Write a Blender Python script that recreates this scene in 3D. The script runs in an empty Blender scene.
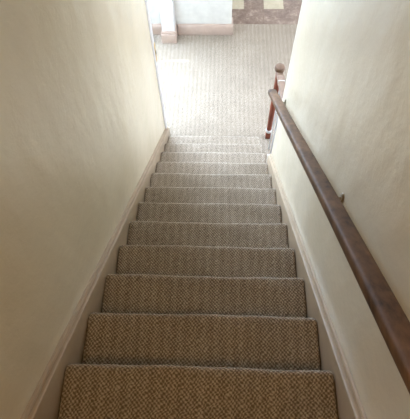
import bpy, bmesh, math, random
from mathutils import Vector, Matrix
random.seed(4)
S = bpy.context.scene
COL = S.collection

# ------------------------------------------------------------ camera
CX, CY, CZ = 0.0631, -0.2215, 1.6848
PITCH, YAW, ROLL = 1.089334, -0.066129, -0.042026
F = 430.18
cy_, sy_ = math.cos(YAW), math.sin(YAW)
fw = Vector((sy_*math.cos(PITCH), cy_*math.cos(PITCH), -math.sin(PITCH)))
rt = Vector((cy_, -sy_, 0)); up = rt.cross(fw)
r2 = rt*math.cos(ROLL) + up*math.sin(ROLL); u2 = -rt*math.sin(ROLL) + up*math.cos(ROLL)
cam = bpy.data.cameras.new('camera'); co = bpy.data.objects.new('camera', cam); COL.objects.link(co)
co.matrix_world = Matrix(((r2.x, u2.x, -fw.x, CX), (r2.y, u2.y, -fw.y, CY), (r2.z, u2.z, -fw.z, CZ), (0, 0, 0, 1)))
cam.sensor_fit = 'HORIZONTAL'; cam.sensor_width = 36; cam.lens = F/410*36; cam.clip_start = .02
S.camera = co

# ------------------------------------------------------------ light and exposure
S.view_settings.view_transform = 'Standard'; S.view_settings.look = 'None'
S.view_settings.gamma = 1; S.view_settings.use_curve_mapping = False
S.view_settings.exposure = 0.17
w = bpy.data.worlds.new('world'); S.world = w; w.use_nodes = True
wn = w.node_tree; wn.nodes.clear()
sky = wn.nodes.new('ShaderNodeTexSky'); sky.sky_type = 'NISHITA'; sky.sun_disc = False; sky.sun_elevation = math.radians(42)
bg = wn.nodes.new('ShaderNodeBackground'); bg.inputs[1].default_value = 0.12
wo = wn.nodes.new('ShaderNodeOutputWorld')
wn.links.new(sky.outputs[0], bg.inputs[0]); wn.links.new(bg.outputs[0], wo.inputs[0])

def area(name, loc, target, sx, sy, power, color, spread=180):
    l = bpy.data.lights.new(name, 'AREA'); l.shape = 'RECTANGLE'; l.size = sx; l.size_y = sy
    l.energy = power; l.color = color; l.spread = math.radians(spread)
    o = bpy.data.objects.new(name, l); COL.objects.link(o); o.location = loc
    o.rotation_euler = (Vector(target)-Vector(loc)).to_track_quat('-Z', 'Y').to_euler()
    return o
# daylight through unseen, assumed hall windows; right and kitchen ones added for fill
area('daylight_far_window', (-1.19, 4.62, -0.20), (-.55, 2.9, -1.3), .86, 1.65, 375, (.61, .775, 1.0))
area('daylight_right_fill', (2.62, 3.1, -0.55), (1.0, 3.1, -1.0), 1.4, 1.85, 88, (.80, .87, 1.0))
area('daylight_kitchen_fill', (1.3, 6.95, -0.7), (1.0, 5.0, -1.2), 1.3, 1.25, 55, (.84, .90, 1.0))
# assumed ceiling lamp of the upper landing, out of view, for warm light
area('landing_lamp_light', (0.0, -0.75, 2.50), (0.0, -0.75, 0), .30, .30, 7.5, (1.0, .60, .22))
sn = bpy.data.lights.new('sun', 'SUN'); sn.energy = 24; sn.angle = math.radians(.5); sn.color = (1, .95, .86)
so = bpy.data.objects.new('sun', sn); COL.objects.link(so); so.location = (-5, 4, 3)
so.rotation_euler = Vector((1, -.04, -.9)).to_track_quat('-Z', 'Y').to_euler()

# ------------------------------------------------------------ dimensions
RUN, RISE = .2417, .1905
FZ = -12*RISE           # lower hall floor
UZ = RISE               # upper landing floor
WX = .532               # stair side walls
HC = FZ + 2.95          # hall ceiling
UC = 2.56               # upper ceiling
LE = 2.84               # end of left wall
RE = 2.02               # end of right wall

# ------------------------------------------------------------ materials
def M(name):
    m = bpy.data.materials.new(name); m.use_nodes = True
    nt = m.node_tree; b = nt.nodes['Principled BSDF']
    return m, nt, b
def ramp(nt, fac, stops):
    r = nt.nodes.new('ShaderNodeValToRGB'); e = r.color_ramp.elements
    e[0].position, e[0].color = stops[0][0], (*stops[0][1], 1)
    e[1].position, e[1].color = stops[-1][0], (*stops[-1][1], 1)
    for p, c in stops[1:-1]:
        k = e.new(p); k.color = (*c, 1)
    nt.links.new(fac, r.inputs[0]); return r.outputs[0]
def pos(nt, scale=(1, 1, 1), rot=(0, 0, 0)):
    g = nt.nodes.new('ShaderNodeNewGeometry'); mp = nt.nodes.new('ShaderNodeMapping')
    mp.inputs['Scale'].default_value = scale; mp.inputs['Rotation'].default_value = rot
    nt.links.new(g.outputs['Position'], mp.inputs[0]); return mp.outputs[0]
def noise(nt, vec, scale, detail=3, rough=.5):
    n = nt.nodes.new('ShaderNodeTexNoise'); n.inputs['Scale'].default_value = scale
    n.inputs['Detail'].default_value = detail; n.inputs['Roughness'].default_value = rough
    nt.links.new(vec, n.inputs['Vector']); return n.outputs[0]
def bump(nt, b, h, strength, dist):
    n = nt.nodes.new('ShaderNodeBump'); n.inputs['Strength'].default_value = strength; n.inputs['Distance'].default_value = dist
    nt.links.new(h, n.inputs['Height']); nt.links.new(n.outputs[0], b.inputs['Normal']); return n
def math_(nt, op, a, c=None, d=None):
    n = nt.nodes.new('ShaderNodeMath'); n.operation = op
    for i, v in enumerate((a, c, d)):
        if v is None: continue
        if isinstance(v, (int, float)): n.inputs[i].default_value = v
        else: nt.links.new(v, n.inputs[i])
    return n.outputs[0]

def plain(name, col, rough=.5, metal=0, var=.06, bs=0.0, nscale=12):
    m, nt, b = M(name)
    v = pos(nt); n = noise(nt, v, nscale, 4)
    c0 = tuple(max(0, x*(1-var)) for x in col); c1 = tuple(min(1, x*(1+var)) for x in col)
    nt.links.new(ramp(nt, n, [(.3, c0), (.7, c1)]), b.inputs['Base Color'])
    b.inputs['Roughness'].default_value = rough; b.inputs['Metallic'].default_value = metal
    if bs: bump(nt, b, noise(nt, v, nscale*5, 3), bs, .002)
    return m

def wall_mat():
    m, nt, b = M('cream_painted_plaster')
    v = pos(nt)
    n1 = noise(nt, pos(nt, (1, 1, .45)), 2.2, 3)
    nt.links.new(ramp(nt, n1, [(.3, (.69, .61, .455)), (.7, (.77, .695, .54))]), b.inputs['Base Color'])
    n2 = noise(nt, pos(nt, (1, 1, .6)), 3.2, 2, .5); n3 = noise(nt, v, 26, 3, .6); n4 = noise(nt, v, 160, 2)
    h = math_(nt, 'MULTIPLY_ADD', n3, .10, n2); h = math_(nt, 'MULTIPLY_ADD', n4, .012, h)
    bump(nt, b, h, .60, .03)
    b.inputs['Roughness'].default_value = .25
    b.inputs['Specular IOR Level'].default_value = .5
    return m

def carpet_mat():
    m, nt, b = M('woven_herringbone_carpet')
    g = nt.nodes.new('ShaderNodeNewGeometry'); s = nt.nodes.new('ShaderNodeSeparateXYZ')
    nt.links.new(g.outputs['Position'], s.inputs[0])
    # staggered rows of loops; rows run on from the tread over the nosing and down the riser
    wob = noise(nt, g.outputs['Position'], 38, 3)
    u = math_(nt, 'MULTIPLY_ADD', wob, .026, s.outputs[0])
    v = math_(nt, 'SUBTRACT', s.outputs[1], s.outputs[2]); v = math_(nt, 'MULTIPLY_ADD', wob, -.022, v)
    su = math_(nt, 'SINE', math_(nt, 'MULTIPLY', u, 2*math.pi/.0160))
    sv = math_(nt, 'SINE', math_(nt, 'MULTIPLY', v, 2*math.pi/.0170))
    loop = math_(nt, 'MULTIPLY_ADD', math_(nt, 'MULTIPLY', su, sv), .5, .5)
    # every other column of loops is a shade darker, as woven
    colm = math_(nt, 'MULTIPLY_ADD', math_(nt, 'SINE', math_(nt, 'MULTIPLY', s.outputs[0], 2*math.pi/.052)), .06, 0)
    vv = noise(nt, g.outputs['Position'], 120, 2)
    lf = math_(nt, 'ADD', math_(nt, 'MULTIPLY_ADD', vv, .9, -.45), math_(nt, 'ADD', loop, colm))
    colr = ramp(nt, lf, [(.08, (.17, .130, .092)), (.42, (.27, .215, .16)), (.62, (.385, .32, .25)), (1, (.57, .50, .41))])
    # fibre noise and broad wear
    fn = noise(nt, g.outputs['Position'], 420, 2); wn_ = noise(nt, g.outputs['Position'], 5, 3)
    k = math_(nt, 'MULTIPLY_ADD', fn, .7, .65); k2 = math_(nt, 'MULTIPLY_ADD', wn_, .35, .82); k = math_(nt, 'MULTIPLY', k, k2)
    mx = nt.nodes.new('ShaderNodeVectorMath'); mx.operation = 'SCALE'
    nt.links.new(colr, mx.inputs[0]); nt.links.new(k, mx.inputs['Scale'])
    nt.links.new(mx.outputs[0], b.inputs['Base Color'])
    h = math_(nt, 'MULTIPLY_ADD', fn, .3, loop)
    bump(nt, b, h, .8, .004)
    b.inputs['Roughness'].default_value = .95; b.inputs['Specular IOR Level'].default_value = .1
    b.inputs['Sheen Weight'].default_value = .45; b.inputs['Sheen Roughness'].default_value = .4
    return m

def wood_mat(name, c0, c1, rough, axis='y'):
    m, nt, b = M(name)
    sc = {'y': (14, 1.2, 14), 'z': (14, 14, 1.5)}[axis]
    n = noise(nt, pos(nt, sc), 3.2, 5, .6); n2 = noise(nt, pos(nt), 5, 3)
    mid = tuple((a+c)/2 for a, c in zip(c0, c1))
    f = math_(nt, 'MULTIPLY_ADD', n2, .55, math_(nt, 'MULTIPLY', n, .5))
    nt.links.new(ramp(nt, f, [(.36, c0), (.5, mid), (.66, c1)]), b.inputs['Base Color'])
    bump(nt, b, n, .15, .002)
    b.inputs['Roughness'].default_value = rough; b.inputs['Specular IOR Level'].default_value = .3
    return m

def tile_mat(name, c0, c1, c2, rough=.6):
    m, nt, b = M(name)
    n = noise(nt, pos(nt), 9, 5, .65); n2 = noise(nt, pos(nt), 45, 4, .7)
    f = math_(nt, 'MULTIPLY_ADD', n2, .45, math_(nt, 'MULTIPLY', n, .6))
    nt.links.new(ramp(nt, f, [(.40, c0), (.55, c1), (.68, c2)]), b.inputs['Base Color'])
    bump(nt, b, n2, .2, .002); b.inputs['Roughness'].default_value = rough
    return m

PLASTER = wall_mat()
CARPET = carpet_mat()
SKIRT = plain('tan_gloss_paint', (.40, .31, .215), .42, bs=.25, nscale=8)
BASE = plain('pinkish_tan_paint', (.47, .355, .29), .4, bs=.2)
WHITE = plain('white_gloss_paint', (.68, .665, .66), .4, bs=.2)
WARMW = plain('white_wall_paint', (.66, .64, .59), .5, bs=.2)
TAN = plain('tan_bounce_paint', (.42, .31, .19), .7)  # for unseen landing wall and ceiling; tan chosen to warm their bounced light
CEIL = plain('ceiling_paint', (.8, .77, .7), .8)
RAILW = wood_mat('worn_dark_brown_wood', (.030, .015, .007), (.20, .105, .048), .62, 'y')
REDW = wood_mat('red_brown_varnished_wood', (.13, .028, .015), (.30, .085, .045), .3, 'z')
CAPW = wood_mat('worn_brown_wood', (.12, .07, .045), (.24, .155, .105), .5, 'y')
STEEL = plain('painted_metal_bracket', (.40, .36, .29), .35, 0)
BRASS = plain('brass', (.75, .55, .22), .3, .9)
DARK = plain('dark_metal', (.03, .028, .025), .4, .5)
TILEB = tile_mat('marbled_brown_vinyl', (.13, .078, .052), (.21, .14, .10), (.38, .30, .24))
TILEC = tile_mat('cream_vinyl', (.42, .36, .25), (.47, .41, .29), (.52, .46, .35))
GLASS, _nt, _b = M('window_glass'); _b.inputs['Transmission Weight'].default_value = 1; _b.inputs['Roughness'].default_value = 0; _b.inputs['IOR'].default_value = 1.02
LAMP, _nt, _b = M('lit_lamp_glass'); _b.inputs['Emission Color'].default_value = (1, .82, .55, 1); _b.inputs['Emission Strength'].default_value = 3

# ------------------------------------------------------------ builders
def box(bm, a, b):
    v = [bm.verts.new((x, y, z)) for x in (a[0], b[0]) for y in (a[1], b[1]) for z in (a[2], b[2])]
    for f in ((0, 1, 3, 2), (4, 6, 7, 5), (0, 4, 5, 1), (2, 3, 7, 6), (0, 2, 6, 4), (1, 5, 7, 3)):
        bm.faces.new([v[i] for i in f])
def prism(bm, prof, x0, x1, axis=0, cuts=1):
    """extrude a closed (a, b) outline along an axis"""
    def P(t, a, b):
        return (t, a, b) if axis == 0 else ((a, t, b) if axis == 1 else (a, b, t))
    rings = [[bm.verts.new(P(x0+(x1-x0)*k/cuts, a, b)) for a, b in prof] for k in range(cuts+1)]
    n = len(prof)
    for k in range(cuts):
        for i in range(n):
            j = (i+1) % n
            bm.faces.new((rings[k][i], rings[k][j], rings[k+1][j], rings[k+1][i]))
    bm.faces.new(rings[0]); bm.faces.new(rings[-1][::-1])
def lathe(bm, prof, c, n=24):
    rings = [[bm.verts.new((c[0]+r*math.cos(2*math.pi*k/n), c[1]+r*math.sin(2*math.pi*k/n), c[2]+z)) for k in range(n)] for r, z in prof]
    for a, b in zip(rings, rings[1:]):
        for k in range(n): bm.faces.new((a[k], a[(k+1) % n], b[(k+1) % n], b[k]))
    bm.faces.new(rings[0][::-1]); bm.faces.new(rings[-1])
def sweep(bm, path, prof, side=Vector((1, 0, 0))):
    """sweep a closed (side, up) outline along a path"""
    rings = []
    pts = [Vector(p) for p in path]
    for i, p in enumerate(pts):
        t = (pts[min(i+1, len(pts)-1)]-pts[max(i-1, 0)]).normalized()
        s = (side - t*side.dot(t)).normalized(); u = s.cross(t); u = u if u.z >= 0 else -u
        sc = 1
        rings.append([bm.verts.new(p+s*a*sc+u*b*sc) for a, b in prof])
    n = len(prof)
    for a, b in zip(rings, rings[1:]):
        for k in range(n): bm.faces.new((a[k], a[(k+1) % n], b[(k+1) % n], b[k]))
    bm.faces.new(rings[0]); bm.faces.new(rings[-1][::-1])
def circ(r, n=12): return [(r*math.cos(2*math.pi*k/n), r*math.sin(2*math.pi*k/n)) for k in range(n)]
def obj(name, bm, mat, parent=None, bev=0, smooth=True, mats=None):
    bmesh.ops.remove_doubles(bm, verts=bm.verts, dist=1e-6)
    bmesh.ops.recalc_face_normals(bm, faces=bm.faces)
    me = bpy.data.meshes.new(name); 
    c = Vector((0, 0, 0))
    if parent is None:
        xs = [v.co for v in bm.verts]
        c = Vector(((min(v.x for v in xs)+max(v.x for v in xs))/2, (min(v.y for v in xs)+max(v.y for v in xs))/2, min(v.z for v in xs)))
    else: c = Vector(parent.get('_w', (0, 0, 0)))
    for v in bm.verts: v.co -= c
    bm.to_mesh(me); bm.free()
    me.materials.append(mat)
    for x in (mats or []): me.materials.append(x)
    o = bpy.data.objects.new(name, me); COL.objects.link(o)
    if parent is None: o.location = c
    else: o.parent = parent; o['_w'] = tuple(parent.get('_w', (0, 0, 0))) if not parent.get('_sub') else (0, 0, 0)
    if bev:
        md = o.modifiers.new('bevel', 'BEVEL'); md.width = bev; md.segments = 3; md.limit_method = 'ANGLE'; md.angle_limit = math.radians(35)
    if smooth:
        for p in me.polygons: p.use_smooth = True
        md = o.modifiers.new('edges', 'EDGE_SPLIT'); md.split_angle = math.radians(38)
    return o
def thing(name, label, cat, loc, group=None):
    o = bpy.data.objects.new(name, None); COL.objects.link(o); o.location = loc; o.empty_display_size = .1
    o['label'] = label; o['category'] = cat; o['_w'] = loc
    if group: o['group'] = group
    return o
def struct(name, boxes, mat, bev=0, smooth=False, bm=None, label=None):
    bm = bm or bmesh.new()
    for a, b in boxes: box(bm, a, b)
    o = obj(name, bm, mat, None, bev, smooth); o['kind'] = 'structure'
    if label: o['label'] = label
    return o
def NB(): return bmesh.new()

# ------------------------------------------------------------ room shell
BY = -1.9
struct('wall_left', [((-WX-.10, BY, FZ), (-WX, LE-.11, UC))], PLASTER, label='cream plaster stairwell wall on the left')
# right wall, its part past y=RE hangs above the open foot of the stair
rw = NB(); prism(rw, [(BY, FZ), (RE, FZ), (RE, HC), (LE, HC), (LE, UC), (BY, UC)], WX, WX+.10)
struct('wall_right', [], PLASTER, bm=rw, label='cream plaster stairwell wall behind the handrail')
struct('wall_header', [((-WX, LE, HC), (WX, LE+.10, UC))], PLASTER)
struct('wall_landing', [((-WX-.1, BY-.1, UZ-.2), (WX+.1, BY, UC))], TAN)
struct('ceiling_landing', [((-WX-.1, BY-.1, UC), (WX+.1, LE+.1, UC+.1))], TAN)
struct('floor_landing', [((-WX, BY, UZ-.18), (WX, -RUN-.025, UZ))], CARPET)
struct('floor', [((-2.7, .9, FZ-.1), (2.6, 4.66, FZ))], CARPET, label='pale woven carpet of the lower hall')
# hall walls
window_far = ((-1.62, -.76), (-1.05, .65))
def wall_y(name, y0, y1, x0, x1, z0, z1, op, mat):
    (a, b), (c, d) = op
    bx = [((x0, y0, z0), (a, y1, z1)), ((b, y0, z0), (x1, y1, z1)), ((a, y0, z0), (b, y1, c)), ((a, y0, d), (b, y1, z1))]
    return struct(name, bx, mat)
def wall_x(name, x0, x1, y0, y1, z0, z1, op, mat):
    (a, b), (c, d) = op
    bx = [((x0, y0, z0), (x1, a, z1)), ((x0, b, z0), (x1, y1, z1)), ((x0, a, z0), (x1, b, c)), ((x0, a, d), (x1, b, z1))]
    return struct(name, bx, mat)
wall_y('wall_far', 4.475, 4.58, -2.7, .195, FZ, HC, window_far, WARMW)
struct('wall_return', [((.095, 4.58, FZ), (.195, 7.0, HC))], WARMW)
wall_x('wall_hall_left', -2.7, -2.6, LE, 4.475, FZ, HC, ((4.045, 4.08), (-.48, -.20)), WARMW)  # narrow slot added out of view to throw the strip of sun on the floor
wall_x('wall_hall_right', 2.5, 2.6, .9, 7.0, FZ, HC, ((2.4, 3.8), (-1.5, .4)), WARMW)
wall_y('wall_kitchen', 7.0, 7.1, .095, 2.6, FZ, HC, ((.7, 1.9), (-1.4, -.1)), WARMW)
struct('wall_hall_near_left', [((-2.7, LE-.1, FZ), (-WX-.10, LE, HC))], WARMW)
struct('wall_hall_near_right', [((WX+.10, .8, FZ), (2.6, .9, HC))], WARMW)
cl = NB(); box(cl, (-2.7, LE+.1, HC), (2.6, 7.1, HC+.1)); box(cl, (WX+.1, .8, HC), (2.6, LE+.1, HC+.1)); box(cl, (-2.7, LE-.1, HC), (-WX-.1, LE+.1, HC+.1))
struct('ceiling', [], CEIL, bm=cl)
# kitchen floor: brown tiles with every other one cream past the border row
T = .272
tf = NB(); box(tf, (.195, 4.66, FZ-.1), (2.5, 7.0, FZ-.004))
o = struct('floor_kitchen', [], TILEB, bm=tf, label='brown and cream vinyl tiled floor past the carpet'); o.data.materials.append(TILEC)
bm = NB(); bm.from_mesh(o.data); loc = o.location.copy()
for iy in range(8):
    for ix in range(9):
        x0 = .372-T+ix*T; y0 = 4.66+iy*.302
        x1 = min(x0+T, 2.5); x0 = max(x0, .197); y1 = min(y0+.302, 7.0)
        if x1-x0 < .02 or y1-y0 < .02: continue
        n0 = len(bm.faces)
        g = .0012
        box(bm, (x0+g-loc.x, y0+g-loc.y, -.004+.1-.0-.0), (x1-g-loc.x, y1-g-loc.y, .1))
        bm.faces.ensure_lookup_table()
        cream = iy % 2 == 1 and ix % 2 == 0
        for f in bm.faces[n0:]: f.material_index = 1 if cream else 0
bm.to_mesh(o.data); bm.free()

def window(name, x, y, z, wx, wz, axis):
    """frame, mullions and pane, centred in an opening; x,y,z = centre"""
    bmf = NB(); t = .045; d = .025
    def bb(bm, a0, a1, z0, z1, dd):
        if axis == 'y': box(bm, (x+a0, y-dd, z+z0), (x+a1, y+dd, z+z1))
        else: box(bm, (x-dd, y+a0, z+z0), (x+dd, y+a1, z+z1))
    bb(bmf, -wx/2, -wx/2+t, -wz/2, wz/2, d); bb(bmf, wx/2-t, wx/2, -wz/2, wz/2, d)
    bb(bmf, -wx/2+t, wx/2-t, -wz/2, -wz/2+t, d); bb(bmf, -wx/2+t, wx/2-t, wz/2-t, wz/2, d)
    bb(bmf, -wx/2+t, wx/2-t, -.02, .02, d)
    fr = struct(name, [], WHITE, bm=bmf)
    return fr
window('window_1', -1.19, 4.53, -.20, .86, 1.70, 'y')
window('fill_window_right', 2.55, 3.1, -.55, 1.4, 1.9, 'x')  # unseen window added for fill light from the right
window('fill_window_kitchen', 1.3, 7.05, -.75, 1.2, 1.3, 'y')  # unseen window added for fill light from the kitchen end

# white jamb at the end of the left wall
jb = NB(); prism(jb, [(-WX-.105, LE-.11), (-WX+.004, LE-.11), (-WX+.012, LE-.10), (-WX+.012, LE-.035), (-WX-.004, LE-.025), (-WX-.004, LE+.012), (-WX-.105, LE+.012)], FZ, HC, axis=2)
struct('trim_1', [], WHITE, bm=jb, bev=.003, smooth=True, label='white door jamb at the end of the left wall')
# corner trim at the end of the right wall
struct('trim_2', [((WX+.002, RE, FZ), (WX+.098, RE+.018, HC))], WHITE, bev=.004, smooth=True, label='white end board of the right wall')

# baseboards of the hall: a board with a sloping cap
def base_prof(y, z, s=-1, h=.155):
    return [(y, z), (y+s*.028, z), (y+s*.028, z+h-.035), (y+s*.022, z+h-.018), (y+s*.010, z+h), (y, z+h)]
bb = NB(); prism(bb, base_prof(4.475, FZ), -.505, .195+.022)
box(bb, (.195, 4.475, FZ), (.217, 4.62, FZ+.14))
struct('baseboard_far', [], BASE, bm=bb, bev=.003, smooth=True, label='pinkish tan baseboard under the far wall')
bb = NB(); prism(bb, base_prof(4.475, FZ), -2.6, -.70)
struct('baseboard_far_left', [], BASE, bm=bb, bev=.003, smooth=True, label='pinkish tan baseboard left of the white casing')

# white casing post with its plinth
PX0, PX1 = -.700, -.515
cp = thing('casing_post', 'white boxed casing post on a pinkish tan plinth at the far wall', 'post', (-.607, 4.38, FZ))
b_ = NB(); box(b_, (PX0+.012, 4.315, FZ+.17), (PX1-.010, 4.473, HC-.002)); obj('casing', b_, WHITE, cp, .004)
b_ = NB(); prism(b_, [(PX0-.006, 4.285), (PX1+.004, 4.285), (PX1+.004, 4.473), (PX0-.006, 4.473)], FZ, FZ+.135, axis=2)
box(b_, (PX0+.002, 4.297, FZ+.135), (PX1-.004, 4.473, FZ+.170)); obj('plinth', b_, BASE, cp, .005)

# brass strike plate on the jamb
sp = thing('strike_plate', 'small brass strike plate on the white jamb at left', 'strike plate', (-WX+.012, LE-.065, -1.05))
b_ = NB(); box(b_, (-WX+.012, LE-.078, -1.15), (-WX+.0165, LE-.042, -.96)); obj('plate', b_, BRASS, sp, .0015)
b_ = NB(); box(b_, (-WX+.0165, LE-.066, -1.072), (-WX+.021, LE-.052, -1.04)); obj('latch_slot', b_, DARK, sp, .001)
for zz in (-1.135, -.975):
    b_ = NB(); b_2 = circ(.005, 10); prism(b_, [(LE-.060+a, zz+c) for a, c in b_2], -WX+.0165, -WX+.019); obj('screw', b_, BRASS, sp)

# ------------------------------------------------------------ staircase
st = thing('staircase', 'steep straight staircase covered in brown woven carpet, between cream walls', 'staircase', (0, 1.3, FZ))
def step(i):
    yn, z = i*RUN, -i*RISE
    y0 = (i-1)*RUN-.028; yr = yn-.028
    zb = -(i+1)*RISE if i < 7 else FZ
    R = .017
    prof = [(y0, zb), (y0, z-.004)]
    for k in range(1, 12): prof.append((y0+(yn-R-y0)*k/12, z-.004*(1-k/12)))
    for k in range(9):
        a = math.pi/2-math.pi*k/8
        prof.append((yn-R+R*math.cos(a), z-R+R*math.sin(a)))
    prof += [(yr+.004, z-2*R-.004), (yr, z-2*R-.016), (yr, zb)]
    bm = NB(); hw = .496
    cuts = 90
    xs = [-hw, -hw+.003, -hw+.008, -hw+.014] + [-hw+.02+(2*hw-.04)*k/cuts for k in range(cuts+1)] + [hw-.014, hw-.008, hw-.003, hw]
    rings = []
    ph = random.random()*9
    for x in xs:
        e = hw-abs(x); dz = -.007*(1-min(1, e/.014))**2
        ring = []
        for (a, b) in prof:
            on = b > z-.05
            wv = .0022*math.sin(x*7+ph)+.0013*math.sin(x*23+ph*2)+random.uniform(-.0009, .0009)
            ya = a + ((wv + dz*.8) if (on and a > yn-.05) else 0)
            zz = b + (dz + .0012*math.sin(x*11+a*30+ph) if on else 0)
            ring.append(bm.verts.new((x, ya, zz)))
        rings.append(ring)
    n = len(prof)
    for A, B in zip(rings, rings[1:]):
        for k in range(n): bm.faces.new((A[k], A[(k+1) % n], B[(k+1) % n], B[k]))
    bm.faces.new(rings[0]); bm.faces.new(rings[-1][::-1])
    o = obj('step', bm, CARPET, st)
    return o
for i in range(0, 12): step(i)
# top nosing belongs to the landing edge
b_ = NB(); prism(b_, [(-RUN-.025, -.0), (-RUN-.025, UZ), (-RUN-.012, UZ), (-RUN-.002, UZ-.008), (-RUN, UZ-.018), (-RUN-.004, UZ-.03), (-RUN-.02, UZ-.036), (-RUN-.02, 0)], -.496, .496)
obj('landing_nosing', b_, CARPET, st)

# sloping skirt boards (stringers) with a bead against the wall
def stringer(sgn, y0, y1, label):
    s = RISE/RUN
    L = lambda y, h: -y*s+h
    bm = NB(); h = .062; n = 24
    def outline(hh, lo=-.33):
        top = [(y0+(y1-y0)*k/n, L(y0+(y1-y0)*k/n, hh)) for k in range(n+1)]
        bot = [(y1, max(FZ, L(y1, lo))), (y0, L(y0, lo))]
        return top + ([(y1, FZ)] if False else []) + bot
    def ext(out, x0, x1):
        prism(bm, [(a, max(b, FZ)) for a, b in out], sgn*x0, sgn*x1)
    ext(outline(h), .500, WX-.001)
    o = obj('stringer', bm, SKIRT, st, .006)
    bm = NB()
    prof = [(0, -.004), (.013, -.004), (.014, .004), (.009, .011), (0, .013)]
    path = [(sgn*(WX-.001), y, L(y, h)) for y in (y0, (y0+y1)/2, y1)]
    sweep(bm, path, [(-sgn*a, b) for a, b in prof])
    b = obj('bead', bm, SKIRT, o)
    return o
stringer(-1, -RUN-.02, LE-.11+.10, '')
stringer(1, -RUN-.02, RE+.0, '')
# painted end cap of the right stringer and the closed side of the open steps
b_ = NB()
prism(b_, [(RE, -RE*RISE/RUN-.33), (RE, -RE*RISE/RUN+.06), (RE+.018, -RE*RISE/RUN+.05), (RE+.018, -RE*RISE/RUN-.33)], .502, WX-.001)
obj('stringer_end', b_, WHITE, st, .003)

# ------------------------------------------------------------ main handrail
hr = thing('handrail', 'long worn dark brown wooden handrail on brackets along the right wall', 'handrail', (.44, .8, .2))
RX = .44; rs = -.7265
rz = lambda y: -.66-.0 + rs*(y-1.942)
def railprof(w, h):
    p = []
    for k in range(32):
        a = 2*math.pi*k/32; c, s_ = math.cos(a), math.sin(a); e = .55
        p.append((w/2*math.copysign(abs(c)**e, c), h/2*math.copysign(abs(s_)**e, s_)))
    return p
b_ = NB()
ys = [1.985-(1.985+.75)*k/50 for k in range(51)]
path = [(RX+.0012*math.sin(y*3), y, rz(y)+.0015*math.sin(y*4)) for y in ys]
sweep(b_, path, railprof(.060, .042)); obj('rail', b_, RAILW, hr, .006)
def bracket(y):
    z = rz(y)
    b = NB(); prism(b, [(y+.016*math.cos(a*math.pi/8)*1.0, z-.075+.028*math.sin(a*math.pi/8)) for a in range(16)], WX, WX-.006)
    pl = obj('bracket', b, STEEL, hr, .002)
    b = NB(); sweep(b, [(WX-.004, y, z-.075), (WX-.03, y, z-.077), (WX-.062, y, z-.070), (RX+.008, y, z-.052), (RX, y, z-.030)], circ(.006, 10), Vector((0, 1, 0))); obj('arm', b, STEEL, pl)
    for dz in (-.018, .018):
        b = NB(); prism(b, [(y+c_, z-.075+dz+s_) for c_, s_ in circ(.004, 8)], WX-.006, WX-.009); obj('screw', b, STEEL, pl)
for y in (1.90, .585, -.45): bracket(y)

# ------------------------------------------------------------ lower balustrade
NX, NY = .612, 2.795
bl = thing('balustrade', 'short open balustrade with red brown newel post at the foot of the stairs', 'balustrade', (NX, NY, FZ))
bl['_w'] = (NX, NY, FZ)
b_ = NB(); box(b_, (NX-.029, NY-.029, FZ), (NX+.029, NY+.029, FZ+.10)); nb = obj('newel_base', b_, REDW, bl, .004)
b_ = NB(); lathe(b_, [(.032, .10), (.035, .105), (.035, .136), (.029, .142)], (NX, NY, FZ)); obj('white_collar', b_, WHITE, bl)['label'] = 'white collar above the newel base'
b_ = NB(); lathe(b_, [(.027, .140), (.030, .16), (.026, .19), (.029, .30), (.031, .50), (.030, .70), (.026, .88), (.030, .92), (.027, .95), (.032, .96), (.026, 1.000)], (NX, NY, FZ)); obj('newel_post', b_, REDW, bl)
b_ = NB(); lathe(b_, [(.026, 1.035), (.036, 1.042), (.045, 1.052), (.049, 1.066), (.048, 1.084), (.040, 1.095), (.020, 1.100), (.002, 1.101)], (NX, NY, FZ-.035)); obj('newel_cap', b_, CAPW, bl)
zt = FZ+1.005
ra = Vector((NX, NY, zt)); rb_ = Vector((WX+.030, RE+.020, zt+.405))
b_ = NB(); sweep(b_, [ra+Vector((0, -.035, .0)), ra+Vector((.002, -.10, .012)), ra.lerp(rb_, .26), ra.lerp(rb_, .42)], railprof(.066, .045)); obj('rail', b_, CAPW, bl, .003)
b_ = NB(); sweep(b_, [ra.lerp(rb_, .435), ra.lerp(rb_, .7), rb_], railprof(.060, .045)); obj('rail', b_, CAPW, bl, .003)
b_ = NB(); sweep(b_, [ra.lerp(rb_, .42), ra.lerp(rb_, .435)], railprof(.068, .049)); obj('rail_joint', b_, WHITE, bl)
for t, zb in ((.22, -11*RISE), (.50, -10*RISE), (.76, -9*RISE)):
    p = ra.lerp(rb_, t)
    b_ = NB(); box(b_, (p.x+.010, p.y-.008, FZ), (p.x+.026, p.y+.008, p.z-.02)); obj('baluster', b_, WHITE, bl, .002)

# assumed ceiling lamp over the landing, out of view
cl_ = thing('ceiling_lamp', 'assumed round ceiling lamp, out of view over the upper landing', 'ceiling lamp', (0, -.75, UC-.05))
b_ = NB(); lathe(b_, [(.17, -.02), (.18, 0), (.18, .0)], (0, -.75, UC)); obj('lamp_rim', b_, WHITE, cl_)
b_ = NB(); lathe(b_, [(.02, -.058), (.08, -.052), (.13, -.038), (.16, -.02)], (0, -.75, UC)); obj('lamp_shade', b_, LAMP, cl_)
for o in COL.objects:
    if '_w' in o: del o['_w']
